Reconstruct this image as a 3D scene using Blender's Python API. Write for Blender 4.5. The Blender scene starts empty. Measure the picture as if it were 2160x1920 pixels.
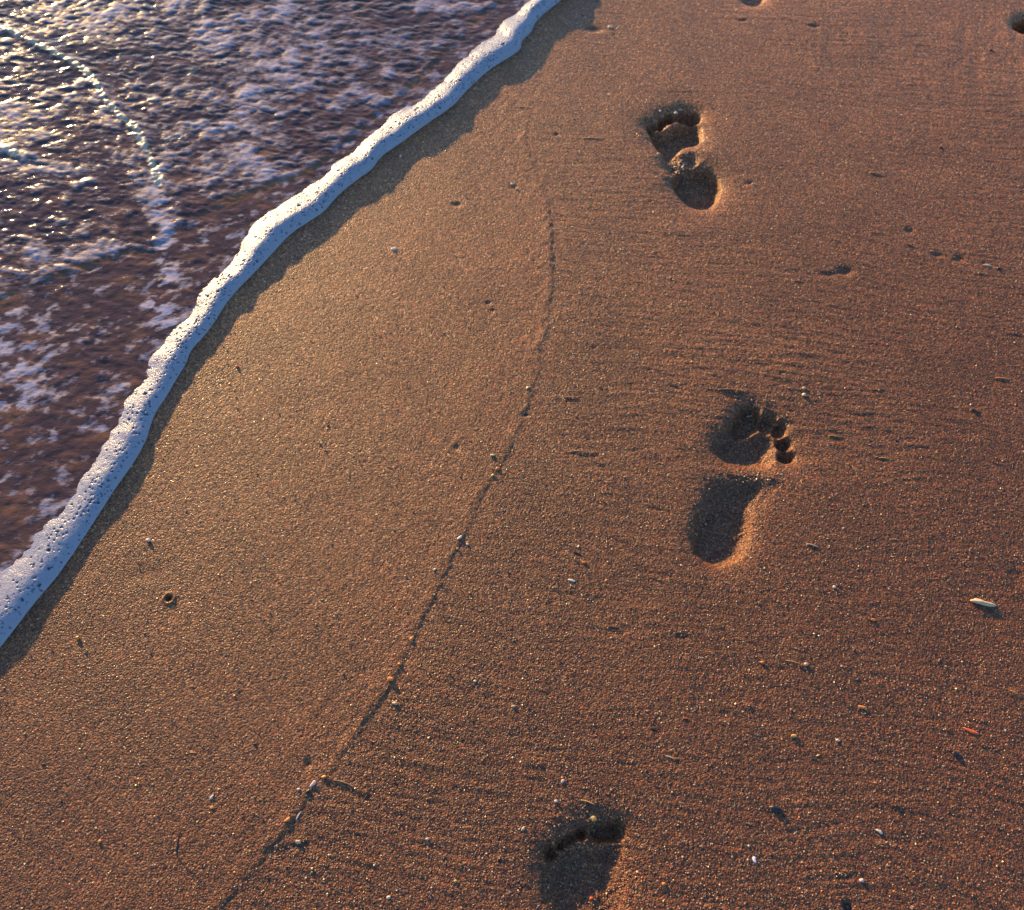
import bpy, math
import numpy as np
from math import radians, sin, cos, pi

# ------------------------------------------------------------------ scene / camera
sc = bpy.context.scene
COL = sc.collection
H = 1.20; TH = radians(62.0); F = 1810.0           # eye height, downward pitch, focal length (photo px)
cam_d = bpy.data.cameras.new("camera"); cam = bpy.data.objects.new("camera", cam_d); COL.objects.link(cam)
cam.location = (0, 0, H); cam.rotation_euler = (radians(90) - TH, 0, 0)
cam_d.sensor_width = 36; cam_d.lens = 36 * F / 2160; cam_d.clip_end = 3000; cam_d.clip_start = 0.02
cam_d.dof.use_dof = True; cam_d.dof.focus_distance = 1.22; cam_d.dof.aperture_fstop = 5.6
sc.camera = cam

SUN_EL = radians(9.5); SUN_AZ = radians(57)        # light travels towards (cos, -sin) of this angle
sdir = np.array([cos(SUN_AZ) * cos(SUN_EL), -sin(SUN_AZ) * cos(SUN_EL), -sin(SUN_EL)])
w = bpy.data.worlds.new("World"); sc.world = w; w.use_nodes = True
nt = w.node_tree; nt.nodes.clear()
sky = nt.nodes.new("ShaderNodeTexSky"); sky.sky_type = 'NISHITA'; sky.sun_disc = False
sky.sun_elevation = SUN_EL
sky.sun_rotation = math.atan2(-sdir[0], -sdir[1])
sky.air_density = 1.0; sky.dust_density = 0.6; sky.ozone_density = 4.0
bg = nt.nodes.new("ShaderNodeBackground"); bg.inputs[1].default_value = 0.15
wo = nt.nodes.new("ShaderNodeOutputWorld")
nt.links.new(sky.outputs[0], bg.inputs[0]); nt.links.new(bg.outputs[0], wo.inputs[0])
sd_ = bpy.data.lights.new("sun", 'SUN'); sun = bpy.data.objects.new("sun", sd_); COL.objects.link(sun)
sd_.energy = 4.1; sd_.angle = radians(0.8); sd_.color = (1.0, 0.65, 0.26)
from mathutils import Vector
sun.rotation_euler = Vector(-sdir).to_track_quat('Z', 'Y').to_euler()
sun.location = tuple(-sdir * 5)
sc.view_settings.view_transform = 'Standard'; sc.view_settings.look = 'None'
sc.view_settings.exposure = 1.52; sc.view_settings.gamma = 1.0

# ------------------------------------------------------------------ helpers
def gp(u, v):
    "photo pixel -> point of the beach plane"
    X = (np.asarray(u, float) - 1080) / F; V = (np.asarray(v, float) - 960) / F
    t = H / (sin(TH) + V * cos(TH))
    return np.stack([X * t, (cos(TH) - V * sin(TH)) * t], -1)
def gpl(pts): p = np.array(pts, float); return gp(p[:, 0], p[:, 1])
def pxm(v):  # photo px per metre on the row v
    return (F * sin(TH) + (v - 960) * cos(TH)) / H

def h2(ix, iy, seed):
    n = (ix.astype(np.int64) * 374761393 + iy.astype(np.int64) * 668265263 + seed * 1442695041) & 0xffffffff
    n = ((n ^ (n >> 13)) * 1274126177) & 0xffffffff
    n = ((n ^ (n >> 16)) * 2246822519) & 0xffffffff
    return ((n ^ (n >> 15)) & 0xffffff) / 16777215.0
def vn(x, y, seed=0):
    "value noise -1..1"
    ix = np.floor(x); iy = np.floor(y); fx = x - ix; fy = y - iy
    fx = fx * fx * fx * (fx * (fx * 6 - 15) + 10); fy = fy * fy * fy * (fy * (fy * 6 - 15) + 10)
    ix = ix.astype(np.int64); iy = iy.astype(np.int64)
    a = h2(ix, iy, seed); b = h2(ix + 1, iy, seed); c = h2(ix, iy + 1, seed); d = h2(ix + 1, iy + 1, seed)
    return ((a * (1 - fx) + b * fx) * (1 - fy) + (c * (1 - fx) + d * fx) * fy) * 2 - 1
def fbm(x, y, seed=0, o=3, g=0.5):
    s = 0; a = 1; t = 0
    for i in range(o):
        s = s + a * vn(x * 2 ** i + 13.7 * i, y * 2 ** i - 7.3 * i, seed + i); t += a; a *= g
    return s / t
def rot(x, y, deg):
    c, s = cos(radians(deg)), sin(radians(deg)); return x * c + y * s, -x * s + y * c
def ss(a, b, x):
    t = np.clip((x - a) / (b - a), 0, 1); return t * t * (3 - 2 * t)
def chaikin(p, n=2, closed=True):
    for _ in range(n):
        q = np.roll(p, -1, 0) if closed else p[1:]
        b = p if closed else p[:-1]
        r = np.empty((len(b) * 2, 2)); r[0::2] = b * .75 + q * .25; r[1::2] = b * .25 + q * .75
        if not closed: r = np.vstack([p[:1], r, p[-1:]])
        p = r
    return p
def polydist(X, Y, P, closed=False):
    "unsigned distance to polyline; also signed cross (left positive) of nearest segment and arc length"
    best = np.full(X.shape, 1e18); side = np.zeros(X.shape); arc = np.zeros(X.shape)
    n = len(P); L = 0
    for i in range(n if closed else n - 1):
        a = P[i]; b = P[(i + 1) % n]; d = b - a; l2 = max(d @ d, 1e-18); l = math.sqrt(l2)
        t = np.clip(((X - a[0]) * d[0] + (Y - a[1]) * d[1]) / l2, 0, 1)
        ex = X - a[0] - t * d[0]; ey = Y - a[1] - t * d[1]; q = ex * ex + ey * ey
        m = q < best
        best = np.where(m, q, best); side = np.where(m, d[0] * (Y - a[1]) - d[1] * (X - a[0]), side)
        arc = np.where(m, L + t * l, arc); L += l
    return np.sqrt(best), side, arc
def inpoly(X, Y, P):
    r = np.zeros(X.shape, bool); n = len(P)
    for i in range(n):
        x1, y1 = P[i]; x2, y2 = P[(i + 1) % n]
        if y1 == y2: continue
        c = ((y1 > Y) != (y2 > Y)) & (X < (x2 - x1) * (Y - y1) / (y2 - y1) + x1)
        r ^= c
    return r
def sdf(X, Y, P):
    d, _, _ = polydist(X, Y, P, True)
    return np.where(inpoly(X, Y, P), -d, d)

def mk_mesh(name, V, Fq, mat, smooth=True, parent=None):
    me = bpy.data.meshes.new(name); k = Fq.shape[1]
    me.vertices.add(len(V)); me.vertices.foreach_set("co", np.ascontiguousarray(V, np.float32).ravel())
    me.loops.add(Fq.size); me.loops.foreach_set("vertex_index", np.ascontiguousarray(Fq, np.int32).ravel())
    me.polygons.add(len(Fq)); me.polygons.foreach_set("loop_start", np.arange(0, Fq.size, k, dtype=np.int32))
    me.polygons.foreach_set("use_smooth", np.full(len(Fq), smooth))
    me.update(calc_edges=True)
    me.materials.append(mat)
    o = bpy.data.objects.new(name, me); COL.objects.link(o)
    if parent: o.parent = parent
    return o
def fattr(o, name, vals):
    a = o.data.attributes.new(name, 'FLOAT', 'POINT'); a.data.foreach_set("value", np.ascontiguousarray(vals, np.float32))
def cattr(o, name, vals):
    a = o.data.attributes.new(name, 'FLOAT_COLOR', 'POINT')
    c = np.ones((len(vals), 4), np.float32); c[:, :3] = vals; a.data.foreach_set("color", c.ravel())
def tag(o, label=None, cat=None, group=None, kind=None):
    if label: o["label"] = label
    if cat: o["category"] = cat
    if group: o["group"] = group
    if kind: o["kind"] = kind
    return o

# ------------------------------------------------------------------ materials
class NT:
    def __init__(s, name):
        s.m = bpy.data.materials.new(name); s.m.use_nodes = True; s.t = s.m.node_tree
        s.b = s.t.nodes["Principled BSDF"]; s.out = s.t.nodes["Material Output"]
    def n(s, typ, **k):
        x = s.t.nodes.new(typ)
        for a, v in k.items():
            if a.startswith("i_"):
                key = a[2:]; key = int(key) if key.isdigit() else key.replace("_", " ")
                x.inputs[key].default_value = v
            else: setattr(x, a, v)
        return x
    def l(s, a, b): s.t.links.new(a, b)
    def ramp(s, src, stops, const=False):
        r = s.n("ShaderNodeValToRGB"); e = r.color_ramp.elements
        if const: r.color_ramp.interpolation = 'CONSTANT'
        while len(e) < len(stops): e.new(0.5)
        for q, (p, c) in zip(e, stops):
            q.position = p; q.color = (*c, 1) if len(c) == 3 else c
        s.l(src, r.inputs[0]); return r.outputs[0]
    def math(s, op, a, b=None, c=None):
        m = s.n("ShaderNodeMath", operation=op)
        for i, v in enumerate((a, b, c)):
            if v is None: continue
            if hasattr(v, "links"): s.l(v, m.inputs[i])
            else: m.inputs[i].default_value = v
        return m.outputs[0]
    def mix(s, f, a, b, typ='MIX'):
        m = s.n("ShaderNodeMix", data_type='RGBA', blend_type=typ)
        for i, v in ((0, f), (6, a), (7, b)):
            if hasattr(v, "links"): s.l(v, m.inputs[i])
            else: m.inputs[i].default_value = v if not isinstance(v, tuple) else (*v, 1)
        return m.outputs[2]

def g3(v): return (v, v, v)
def make_sand():
    s = NT("wet_sand"); co = s.n("ShaderNodeTexCoord").outputs["Object"]
    v1 = s.n("ShaderNodeTexVoronoi", voronoi_dimensions='3D', i_Scale=430.0); s.l(co, v1.inputs["Vector"])
    v2 = s.n("ShaderNodeTexVoronoi", voronoi_dimensions='3D', i_Scale=900.0); s.l(co, v2.inputs["Vector"])
    sep = s.n("ShaderNodeSeparateColor"); s.l(v1.outputs["Color"], sep.inputs[0])
    sep2 = s.n("ShaderNodeSeparateColor"); s.l(v2.outputs["Color"], sep2.inputs[0])
    c1 = s.ramp(sep.outputs[0], [(0, (.020, .013, .013)), (.15, (.075, .038, .024)), (.36, (.15, .076, .042)),
                                 (.58, (.24, .126, .066)), (.80, (.36, .20, .105)), (.90, (.46, .16, .04)),
                                 (.95, (.55, .36, .21)), (.987, (.70, .56, .42))], True)
    c2 = s.ramp(sep2.outputs[1], [(0, (.045, .026, .019)), (.2, (.13, .067, .037)), (.5, (.24, .13, .07)), (.8, (.36, .21, .115)), (.95, (.55, .38, .24))], True)
    c = s.mix(0.42, c1, c2)
    n = s.n("ShaderNodeTexNoise", i_Scale=9.0, i_Detail=5.0, i_Roughness=.6); s.l(co, n.inputs["Vector"])
    br = s.ramp(n.outputs["Fac"], [(.3, g3(.82)), (.7, g3(1.12))])
    c = s.mix(1.0, c, br, 'MULTIPLY')
    at = s.n("ShaderNodeAttribute", attribute_name="dark_falloff")       # brightness falloff painted in towards near and right, plus redder sand past swash line
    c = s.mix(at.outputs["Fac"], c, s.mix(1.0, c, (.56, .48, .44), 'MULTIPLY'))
    c = s.mix(1.0, c, (1.33, .92, .58), 'MULTIPLY')
    s.l(c, s.b.inputs["Base Color"])
    r = s.ramp(sep.outputs[2], [(0, g3(.58)), (.6, g3(.48)), (.85, g3(.36)), (.96, g3(.22))], True)
    s.l(r, s.b.inputs["Roughness"]); s.b.inputs["Specular IOR Level"].default_value = .36
    # grain relief
    h = s.math('SUBTRACT', 1.0, s.math('MULTIPLY', v1.outputs["Distance"], 1.0))
    nn = s.n("ShaderNodeTexNoise", i_Scale=260.0, i_Detail=3.0, i_Roughness=.6); s.l(co, nn.inputs["Vector"])
    hh = s.math('ADD', h, s.math('MULTIPLY', nn.outputs["Fac"], 1.4))
    hh = s.math('ADD', hh, s.math('MULTIPLY', sep.outputs[1], .35))
    b = s.n("ShaderNodeBump", i_Strength=1.0, i_Distance=.00055); s.l(hh, b.inputs["Height"]); s.l(s.math('MULTIPLY_ADD', at.outputs['Fac'], .00055, .00045), b.inputs['Distance'])
    s.l(b.outputs[0], s.b.inputs["Normal"])
    return s.m
def make_water():
    s = NT("sandy_water"); co = s.n("ShaderNodeTexCoord").outputs["Object"]
    a = s.n("ShaderNodeAttribute", attribute_name="foam")
    mp = s.n("ShaderNodeMapping"); mp.inputs["Rotation"].default_value = (0, 0, radians(-22)); mp.inputs["Scale"].default_value = (1, 2.2, 1)
    s.l(co, mp.inputs[0])
    n = s.n("ShaderNodeTexNoise", i_Scale=14.0, i_Detail=5.0, i_Roughness=.6); s.l(mp.outputs[0], n.inputs["Vector"])
    murk = s.ramp(n.outputs["Fac"], [(.3, (.058, .034, .034)), (.52, (.088, .048, .041)), (.68, (.17, .080, .045))])
    n2 = s.n("ShaderNodeTexNoise", i_Scale=110.0, i_Detail=4.0, i_Roughness=.65); s.l(mp.outputs[0], n2.inputs["Vector"])
    f = s.math('ADD', a.outputs["Fac"], s.math('MULTIPLY', s.math('SUBTRACT', n2.outputs["Fac"], .5), .65))
    f = s.ramp(f, [(.38, g3(0)), (.8, g3(1))])
    fa = s.n('ShaderNodeAttribute', attribute_name='front'); murk = s.mix(fa.outputs['Fac'], murk, (.30, .125, .045))
    c = s.mix(f, murk, (.40, .34, .40))  # lavender stands for foam and for sky reflection painted onto the ripples
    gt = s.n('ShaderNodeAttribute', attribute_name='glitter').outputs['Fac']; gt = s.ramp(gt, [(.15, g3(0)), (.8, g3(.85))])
    c = s.mix(gt, c, (.62, .46, .31)); s.l(c, s.b.inputs["Base Color"])  # warm sun glint on crest foam and flecks painted into base colour
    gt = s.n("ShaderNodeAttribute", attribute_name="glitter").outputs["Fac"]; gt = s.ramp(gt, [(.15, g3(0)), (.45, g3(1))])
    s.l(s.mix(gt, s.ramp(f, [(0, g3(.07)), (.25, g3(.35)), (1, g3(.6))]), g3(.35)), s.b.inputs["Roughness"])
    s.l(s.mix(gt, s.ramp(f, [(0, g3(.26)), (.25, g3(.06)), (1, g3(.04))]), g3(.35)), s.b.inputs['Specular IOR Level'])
    s.b.inputs["IOR"].default_value = 1.36
    n3 = s.n("ShaderNodeTexNoise", i_Scale=150.0, i_Detail=2.0); s.l(mp.outputs[0], n3.inputs["Vector"])
    b = s.n("ShaderNodeBump", i_Strength=.5, i_Distance=.0010); s.l(n3.outputs["Fac"], b.inputs["Height"]); s.l(b.outputs[0], s.b.inputs["Normal"])
    return s.m
def make_foam():
    s = NT("sea_foam"); co = s.n("ShaderNodeTexCoord").outputs["Object"]
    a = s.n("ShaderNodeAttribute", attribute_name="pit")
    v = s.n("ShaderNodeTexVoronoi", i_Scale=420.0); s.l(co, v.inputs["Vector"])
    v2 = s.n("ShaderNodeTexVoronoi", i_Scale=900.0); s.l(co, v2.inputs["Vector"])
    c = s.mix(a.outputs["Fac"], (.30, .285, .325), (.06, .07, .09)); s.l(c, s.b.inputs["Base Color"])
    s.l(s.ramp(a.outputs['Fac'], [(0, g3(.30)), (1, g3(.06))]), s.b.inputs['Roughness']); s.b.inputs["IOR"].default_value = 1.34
    s.b.inputs["Subsurface Weight"].default_value = .25; s.b.inputs["Subsurface Radius"].default_value = (1, 1, 1); s.b.inputs["Subsurface Scale"].default_value = .004
    h = s.math('ADD', s.math('SUBTRACT', 1.0, v.outputs["Distance"]), s.math('MULTIPLY', v2.outputs["Distance"], -.5))
    b = s.n("ShaderNodeBump", i_Strength=.55, i_Distance=.0008); s.l(h, b.inputs["Height"]); s.l(b.outputs[0], s.b.inputs["Normal"])
    return s.m
def make_solid(name, col, rough=.5, var=.25, scale=300.0):
    s = NT(name); co = s.n("ShaderNodeTexCoord").outputs["Object"]
    n = s.n("ShaderNodeTexNoise", i_Scale=scale, i_Detail=4.0); s.l(co, n.inputs["Vector"])
    m = s.ramp(n.outputs["Fac"], [(.3, g3(1 - var)), (.7, g3(1 + var * .6))])
    s.l(s.mix(1.0, (*col,), m, 'MULTIPLY'), s.b.inputs["Base Color"]); s.b.inputs["Roughness"].default_value = rough
    b = s.n("ShaderNodeBump", i_Strength=.5, i_Distance=.0004); s.l(n.outputs["Fac"], b.inputs["Height"]); s.l(b.outputs[0], s.b.inputs["Normal"])
    return s.m
def make_grain():
    s = NT("coarse_grain"); a = s.n("ShaderNodeAttribute", attribute_name="tint")
    s.l(a.outputs["Color"], s.b.inputs["Base Color"]); s.b.inputs["Roughness"].default_value = .4
    return s.m
M_SAND = make_sand(); M_WATER = make_water(); M_FOAM = make_foam(); M_GRAIN = make_grain()
MAT = dict(cream=make_solid("cream_shell", (.55, .38, .22), .38), white=make_solid("white_shell", (.60, .50, .42), .35),
           pink=make_solid("pink_shell", (.66, .46, .38), .4), orange=make_solid("orange_shell", (.62, .20, .035), .4),
           red=make_solid("red_shell", (.60, .10, .02), .4), amber=make_solid("amber_chip", (.55, .30, .08), .45),
           dark=make_solid("black_pebble", (.018, .014, .016), .4), brown=make_solid("brown_twig", (.20, .11, .05), .6),
           lav=make_solid("lavender_shell", (.60, .56, .66), .35))

# ------------------------------------------------------------------ shoreline curves (traced on the ground)
OUT = [(1440,-210),(1330,-120),(1250,-55),(1185,0),(1148,28),(1127,50),(1123,66),(1100,86),(1100,102),(1086,114),(1048,137),(1023,155),(981,195),(956,225),
       (896,264),(843,303),(801,331),(787,356),(748,382),(716,408),(697,430),(683,447),(645,472),(613,493),(578,532),(539,574),
       (500,613),(476,642),(444,696),(402,740),(394,767),(373,799),(352,837),(329,869),(317,901),(310,929),(282,978),(243,1031),
       (208,1087),(173,1140),(155,1168),(116,1221),(66,1280),(35,1322),(0,1366),(-70,1460),(-170,1590),(-300,1760),(-420,1950)]
INN = [(1370,-230),(1260,-130),(1175,-52),(1115,0),(1086,32),(1058,46),(1037,76),(981,109),(960,141),(928,169),(896,201),(850,229),(808,254),
       (773,292),(720,334),(669,366),(631,402),(595,423),(543,458),(511,504),(476,550),(433,592),(402,640),(377,675),(338,693),
       (331,732),(310,749),(299,788),(261,830),(243,865),(225,908),(197,953),(169,992),(141,1031),(106,1063),(70,1116),(39,1161),
       (0,1190),(-90,1290),(-220,1420),(-360,1580),(-520,1760)]
OUTG = chaikin(gpl(OUT), 2, False); ING = chaikin(gpl(INN), 2, False)
def arcs(P):
    d = np.sqrt((np.diff(P, axis=0) ** 2).sum(1)); return np.concatenate([[0], np.cumsum(d)])
def resample(P, n=None, t=None):
    a = arcs(P)
    t = np.linspace(0, 1, n) if t is None else t
    return np.stack([np.interp(t * a[-1], a, P[:, 0]), np.interp(t * a[-1], a, P[:, 1])], -1)
# curve a little inside the foam: the water sheet ends there
o1 = resample(OUTG, 160); i1 = resample(ING, 160)
MID = o1 * .55 + i1 * .45
far0 = MID[0] + np.array([1.0, 1.25]) * 200; far1 = MID[-1] + np.array([-.75, -1.0]) * 200
MIDX = np.vstack([far0, MID, far1])                 # runs towards the camera: water on its right-hand side

# ------------------------------------------------------------------ footprints
def ell(cx, cy, rx, ry, n=16, a=0):
    t = np.arange(n) * 2 * pi / n; x = rx * np.cos(t); y = ry * np.sin(t); a = radians(a)
    return list(zip(cx + x * cos(a) - y * sin(a), cy + x * sin(a) + y * cos(a)))
def crop(pts, ox, oy, k): return [(ox + x / k, oy + y / k) for x, y in pts]
A = lambda pts: crop(pts, 1340, 200, 6.987)
B = lambda pts: crop(pts, 1420, 800, 4.327)
C3 = lambda pts: crop(pts, 1100, 1660, 6.99)
S_ = lambda pts: list(pts)
PRINTS = [
 dict(label="upper left-foot print with heel and forefoot joined by gritty arch", parts=[
  ("ball_print", A([(190,430),(260,500),(330,520),(470,490),(600,410),(800,400),(940,390),(985,520),(985,620),(930,680),(820,715),(690,745),(620,830),(560,910),(500,960),(430,850),(340,760),(250,620)]), 20, 11, 4),
  ("toe_print", A([(600,260),(680,200),(800,195),(920,240),(965,320),(930,380),(800,400),(650,375),(590,330)]), 24, 7, 5),
  ("toe_print", A(ell(505,320,72,72)), 22, 5, 4), ("toe_print", A(ell(410,370,62,62)), 21, 5, 4),
  ("toe_print", A(ell(365,450,56,46)), 20, 5, 3), ("toe_print", A(ell(255,455,66,60)), 15, 6, 5),
  ("arch_print", A([(430,850),(600,830),(650,900),(850,900),(900,1000),(850,1100),(600,1180),(520,1120),(440,980)]), 4.5, 10, 9),
  ("heel_print", A([(560,1200),(640,1110),(800,1040),(980,1035),(1150,1110),(1240,1220),(1260,1380),(1220,1500),(1120,1600),(1000,1645),(870,1620),(740,1550),(640,1430),(570,1310)]), 22, 9, 4)],
  ridges=[(A([(680,960),(740,1080)]), 6.5, 9), (A([(310,510),(400,520),(470,490),(560,425),(650,395),(800,402)]), 5, 4)]),
 dict(label="middle right-foot print with two small toes cut sharply at its right side", parts=[
  ("toe_print", B([(540,530),(520,450),(560,360),(620,280),(700,235),(775,270),(810,350),(800,430),(730,480),(640,535)]), 19, 8, 6),
  ("toe_print", B(ell(862,395,78,86)), 16, 8, 6), ("toe_print", B(ell(968,452,62,70)), 16, 7, 5),
  ("toe_print", B(ell(1018,580,72,58,16,15)), 17, 6, 3), ("toe_print", B(ell(1045,700,80,56,16,10)), 16, 6, 3),
  ("ball_print", B([(400,560),(440,500),(520,500),(640,520),(790,480),(900,520),(910,620),(900,720),(880,780),(750,800),(600,785),(500,755),(420,690),(370,620)]), 14, 15, 7),
  ("arch_print", B([(330,1000),(560,950),(780,950),(800,1000),(750,1100),(715,1250),(700,1320),(400,1300),(280,1200)]), 10, 16, 6),
  ("heel_print", B([(250,1200),(430,1150),(640,1150),(715,1250),(700,1420),(660,1560),(570,1650),(450,1695),(330,1680),(230,1600),(180,1490),(200,1350)]), 14, 12, 6)],
  ridges=[(B([(620,555),(690,520),(780,485),(890,500)]), 1.2, 7), (B([(930,965),(860,1050),(790,1140)]), -1.8, 8)]),
 dict(label="nearest left-foot print cut off by bottom edge of photo", parts=[
  ("toe_print", C3([(1000,660),(1060,570),(1200,510),(1380,500),(1480,570),(1495,700),(1480,800),(1300,840),(1100,800),(1010,760)]), 19, 11, 6),
  ("toe_print", C3(ell(880,690,84,94)), 16, 8, 5), ("toe_print", C3(ell(730,775,86,80)), 15, 8, 5),
  ("toe_print", C3(ell(590,860,84,84)), 16, 8, 5), ("toe_print", C3(ell(440,970,80,100)), 15, 8, 6),
  ("ball_print", C3([(400,1120),(560,930),(760,850),(1000,770),(1250,780),(1480,760),(1515,900),(1515,1100),(1515,1400),(1530,1700),(1500,1817),(1400,2100),(900,2200),(600,2100),(450,1900),(350,1600),(310,1300)]), 14, 24, 5),
  ("arch_print", C3([(900,2100),(1400,2000),(1450,2600),(800,2600)]), 8, 10, 8),
  ("heel_print", C3(ell(1120,2850,380,420)), 13, 12, 8)],
  ridges=[(C3([(975,640),(965,790)]), 2.2, 4)]),
 dict(label="heel of a further footprint just entering at the top edge", parts=[
  ("heel_print", S_(ell(1590,-37,37,44)), 16, 8, 5), ("arch_print", S_(ell(1607,-110,24,50)), 8, 8, 7),
  ("ball_print", S_(ell(1612,-165,44,26)), 13, 8, 7), ("toe_print", S_(ell(1580,-205,17,15)), 15, 6, 4)], ridges=[]),
 dict(label="deep dark hole of a footprint at right edge near the top corner", parts=[
  ("heel_print", S_(ell(2172,50,33,17,16,-4)), 34, 5, 3), ("ball_print", S_(ell(2240,62,38,20)), 20, 7, 5)], ridges=[]),
]
HOLE = gpl(ell(356, 1262, 8, 7))

LINE = chaikin(gpl([(1195,-40),(1130,180),(1100,300),(1140,380),(1163,450),(1162,600),(1150,720),(1122,830),(1085,935),(1040,1010),(1000,1085),(962,1160),(930,1230),(890,1310),(850,1400),(790,1490),(735,1575),(690,1640),(630,1710),(570,1785),(500,1870),(430,1960),(330,2100)]), 2, False)
# small wakes and drag marks: x0,y0,x1,y1 (photo px), ridge height mm, width mm
STREAKS = [(1500,33,1645,38,1.2,5),(1650,35,1722,54,2.2,5),(1510,822,1574,826,3,3),(1192,951,1252,956,3.2,3.2),(690,1640,772,1672,3.5,3.5),
 (1215,1690,1255,1696,2,3),(2030,1250,2090,1277,2.5,3.5),(1970,528,2010,548,-3,5),(2010,544,2070,552,1.6,3),(1905,510,1935,520,1.4,3),(1820,360,1860,371,1.8,3),
 (1645,588,1690,597,1.6,3),(1390,803,1440,822,-1.8,3.5),(1180,838,1215,841,1.8,3),(2072,790,2125,802,2,3),(2030,860,2060,868,2,4),(1700,1143,1728,1158,2.2,3),
 (1190,1157,1225,1172,-2,3.5),(1250,1316,1310,1330,2.4,3),(1600,1690,1645,1712,2.5,4),(1655,1392,1700,1410,2,3),(1845,962,1880,970,1.6,3),(1740,915,1772,923,1.8,3),
 (1860,905,1888,914,1.6,3),(1400,1590,1425,1603,1.6,3),(1365,1530,1390,1545,-1.8,4),(1795,1485,1825,1500,2,4),(1520,1495,1580,1490,1.8,5),(1470,1318,1520,1322,1.6,3.5),
 (1960,1330,2010,1345,1.4,3),(2110,1450,2150,1470,2,3.5),(1530,1800,1545,1806,1.2,3),(1870,1690,1896,1702,1.6,3),(1020,1130,1085,1150,-1.3,3.5),(1085,225,1112,229,1.4,3),(1225,291,1270,293,1.2,2.5),
 (1330,590,1350,596,1.3,3),(1240,730,1290,735,-1,3),(1300,660,1370,668,1,4),(1580,1330,1640,1342,1.2,3),(1850,1240,1900,1262,-1.5,4),(1590,1390,1650,1404,1.4,3),
 (570,1785,640,1772,2.6,4),(600,1560,612,1574,-1.2,3),(1560,1180,1600,1190,.9,3),(1800,780,1870,790,1,3),(1900,1000,1960,1020,-1.2,4),(1100,1340,1150,1352,1,3),(1290,1450,1340,1462,1,3)]
# dents: x,y,rx,ry,depth mm
DENTS = [(1255,62,18,8,3.5),(1567,42,9,4,3),(1719,55,10,5,3.5),(963,432,11,5,3),(1919,486,9,6,4),(1785,572,16,10,5),(1750,577,16,5,3),(1581,386,9,4,3),(1174,284,4,3,3),(2144,1217,16,20,3),
 (963,944,7,6,3),(2024,545,11,7,4),(1978,537,12,5,3),(100,1215,30,20,1.5),(1109,874,6,4,3),(1254,733,5,3,2),(1789,1914,9,10,6),(310,1210,34,18,1.5),(1083,395,8,5,2),(1360,1240,60,30,1.2),
 (1600,1610,70,30,1.2),(1900,1190,80,40,1.5),(1120,1560,60,30,1.0),(1030,640,7,4,2),(1040,655,5,3,2),(650,1610,8,9,3),(1440,1345,12,5,2)]

def smax(a, b, k=1.6):
    m = np.maximum(a, b); return m + k * np.log(np.exp((a - m) / k) + np.exp((b - m) / k)) - k * np.log(2) * np.exp(-np.abs(a - b) / k)

# ------------------------------------------------------------------ the sand sheet
ST = 0.0020
def axis(lo, hi, st, far):
    c = np.arange(lo, hi + st / 2, st); e = []; d = st * 2; x = hi
    while x < far: x += d; d *= 1.45; e.append(x)
    g = []; d = st * 2; x = lo
    while x > -far: x -= d; d *= 1.45; g.append(x)
    return np.array(g[::-1] + list(c) + e)
ax = axis(-1.02, 1.28, ST, 400); ay = axis(-0.22, 2.08, ST, 400)
NX, NY = len(ax), len(ay)
X, Y = np.meshgrid(ax, ay)          # rows = y
FINE = (X > -1.3) & (X < 1.5) & (Y > -.4) & (Y < 2.3)
dm, side, _ = polydist(X, Y, MIDX)
sm = np.where(side > 0, dm, -dm)    # >0 : land side (left of the direction towards the camera)
if sm[np.argmin(np.abs(ay - 1.0)), np.argmin(np.abs(ax - 1.0))] < 0: sm = -sm
Z = np.zeros(X.shape)
# broad undulation
Z += FINE * (.0020 * fbm(X * 3.1, Y * 3.1, 3, 3))
# backwash streaks right of the swash line, roughly across the picture and slightly towards the camera
dl, sl, _ = polydist(X, Y, LINE)
sL = np.where(sl > 0, dl, -dl)
if sL[np.argmin(np.abs(ay - .6)), np.argmin(np.abs(ax - .8))] < 0: sL = -sL   # >0 right of the line
far_ = ss(0, .9, Y)                                                     # 0 near camera, 1 farther
rx, ry = rot(X, Y, -9 + 6 * 0)
wv = .05 * fbm(X * 2.3, Y * 2.3, 21, 2)
st1 = fbm(rx * 15, (ry + wv) * 175, 31, 3, .6); st2 = fbm(rx * 42, (ry + wv) * 270, 35, 2, .6)
right = ss(-.005, .03, sL)
patch = .55 + .45 * fbm(X * 4, Y * 4, 77, 2)
Z += FINE * right * patch * (.00090 * st1 + .00050 * st2) * (1.25 - .55 * ss(.7, 1.6, Y))
# clumpy relief left of the line
cl = fbm(X * 95, Y * 95, 41, 3, .6)
near_line = np.exp(-np.clip(-sL, 0, 9) / .07) * (1 - right)
Z += FINE * (1 - right) * cl * (.00009 + .00022 * near_line)
rx2, ry2 = rot(X, Y, 60)
Z += FINE * near_line * .0004 * fbm(rx2 * 12, ry2 * 90, 45, 2)
# grain sized relief
gx, gy = rot(X, Y, 37); g1 = vn(gx * 240, gy * 240, 51); gx, gy = rot(X, Y, 17); g2 = vn(gx * 150 + 9, gy * 180, 52)
Z += FINE * (.00012 * g1 + .00009 * g2) * (1.1 - .35 * ss(.8, 1.7, Y))
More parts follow.
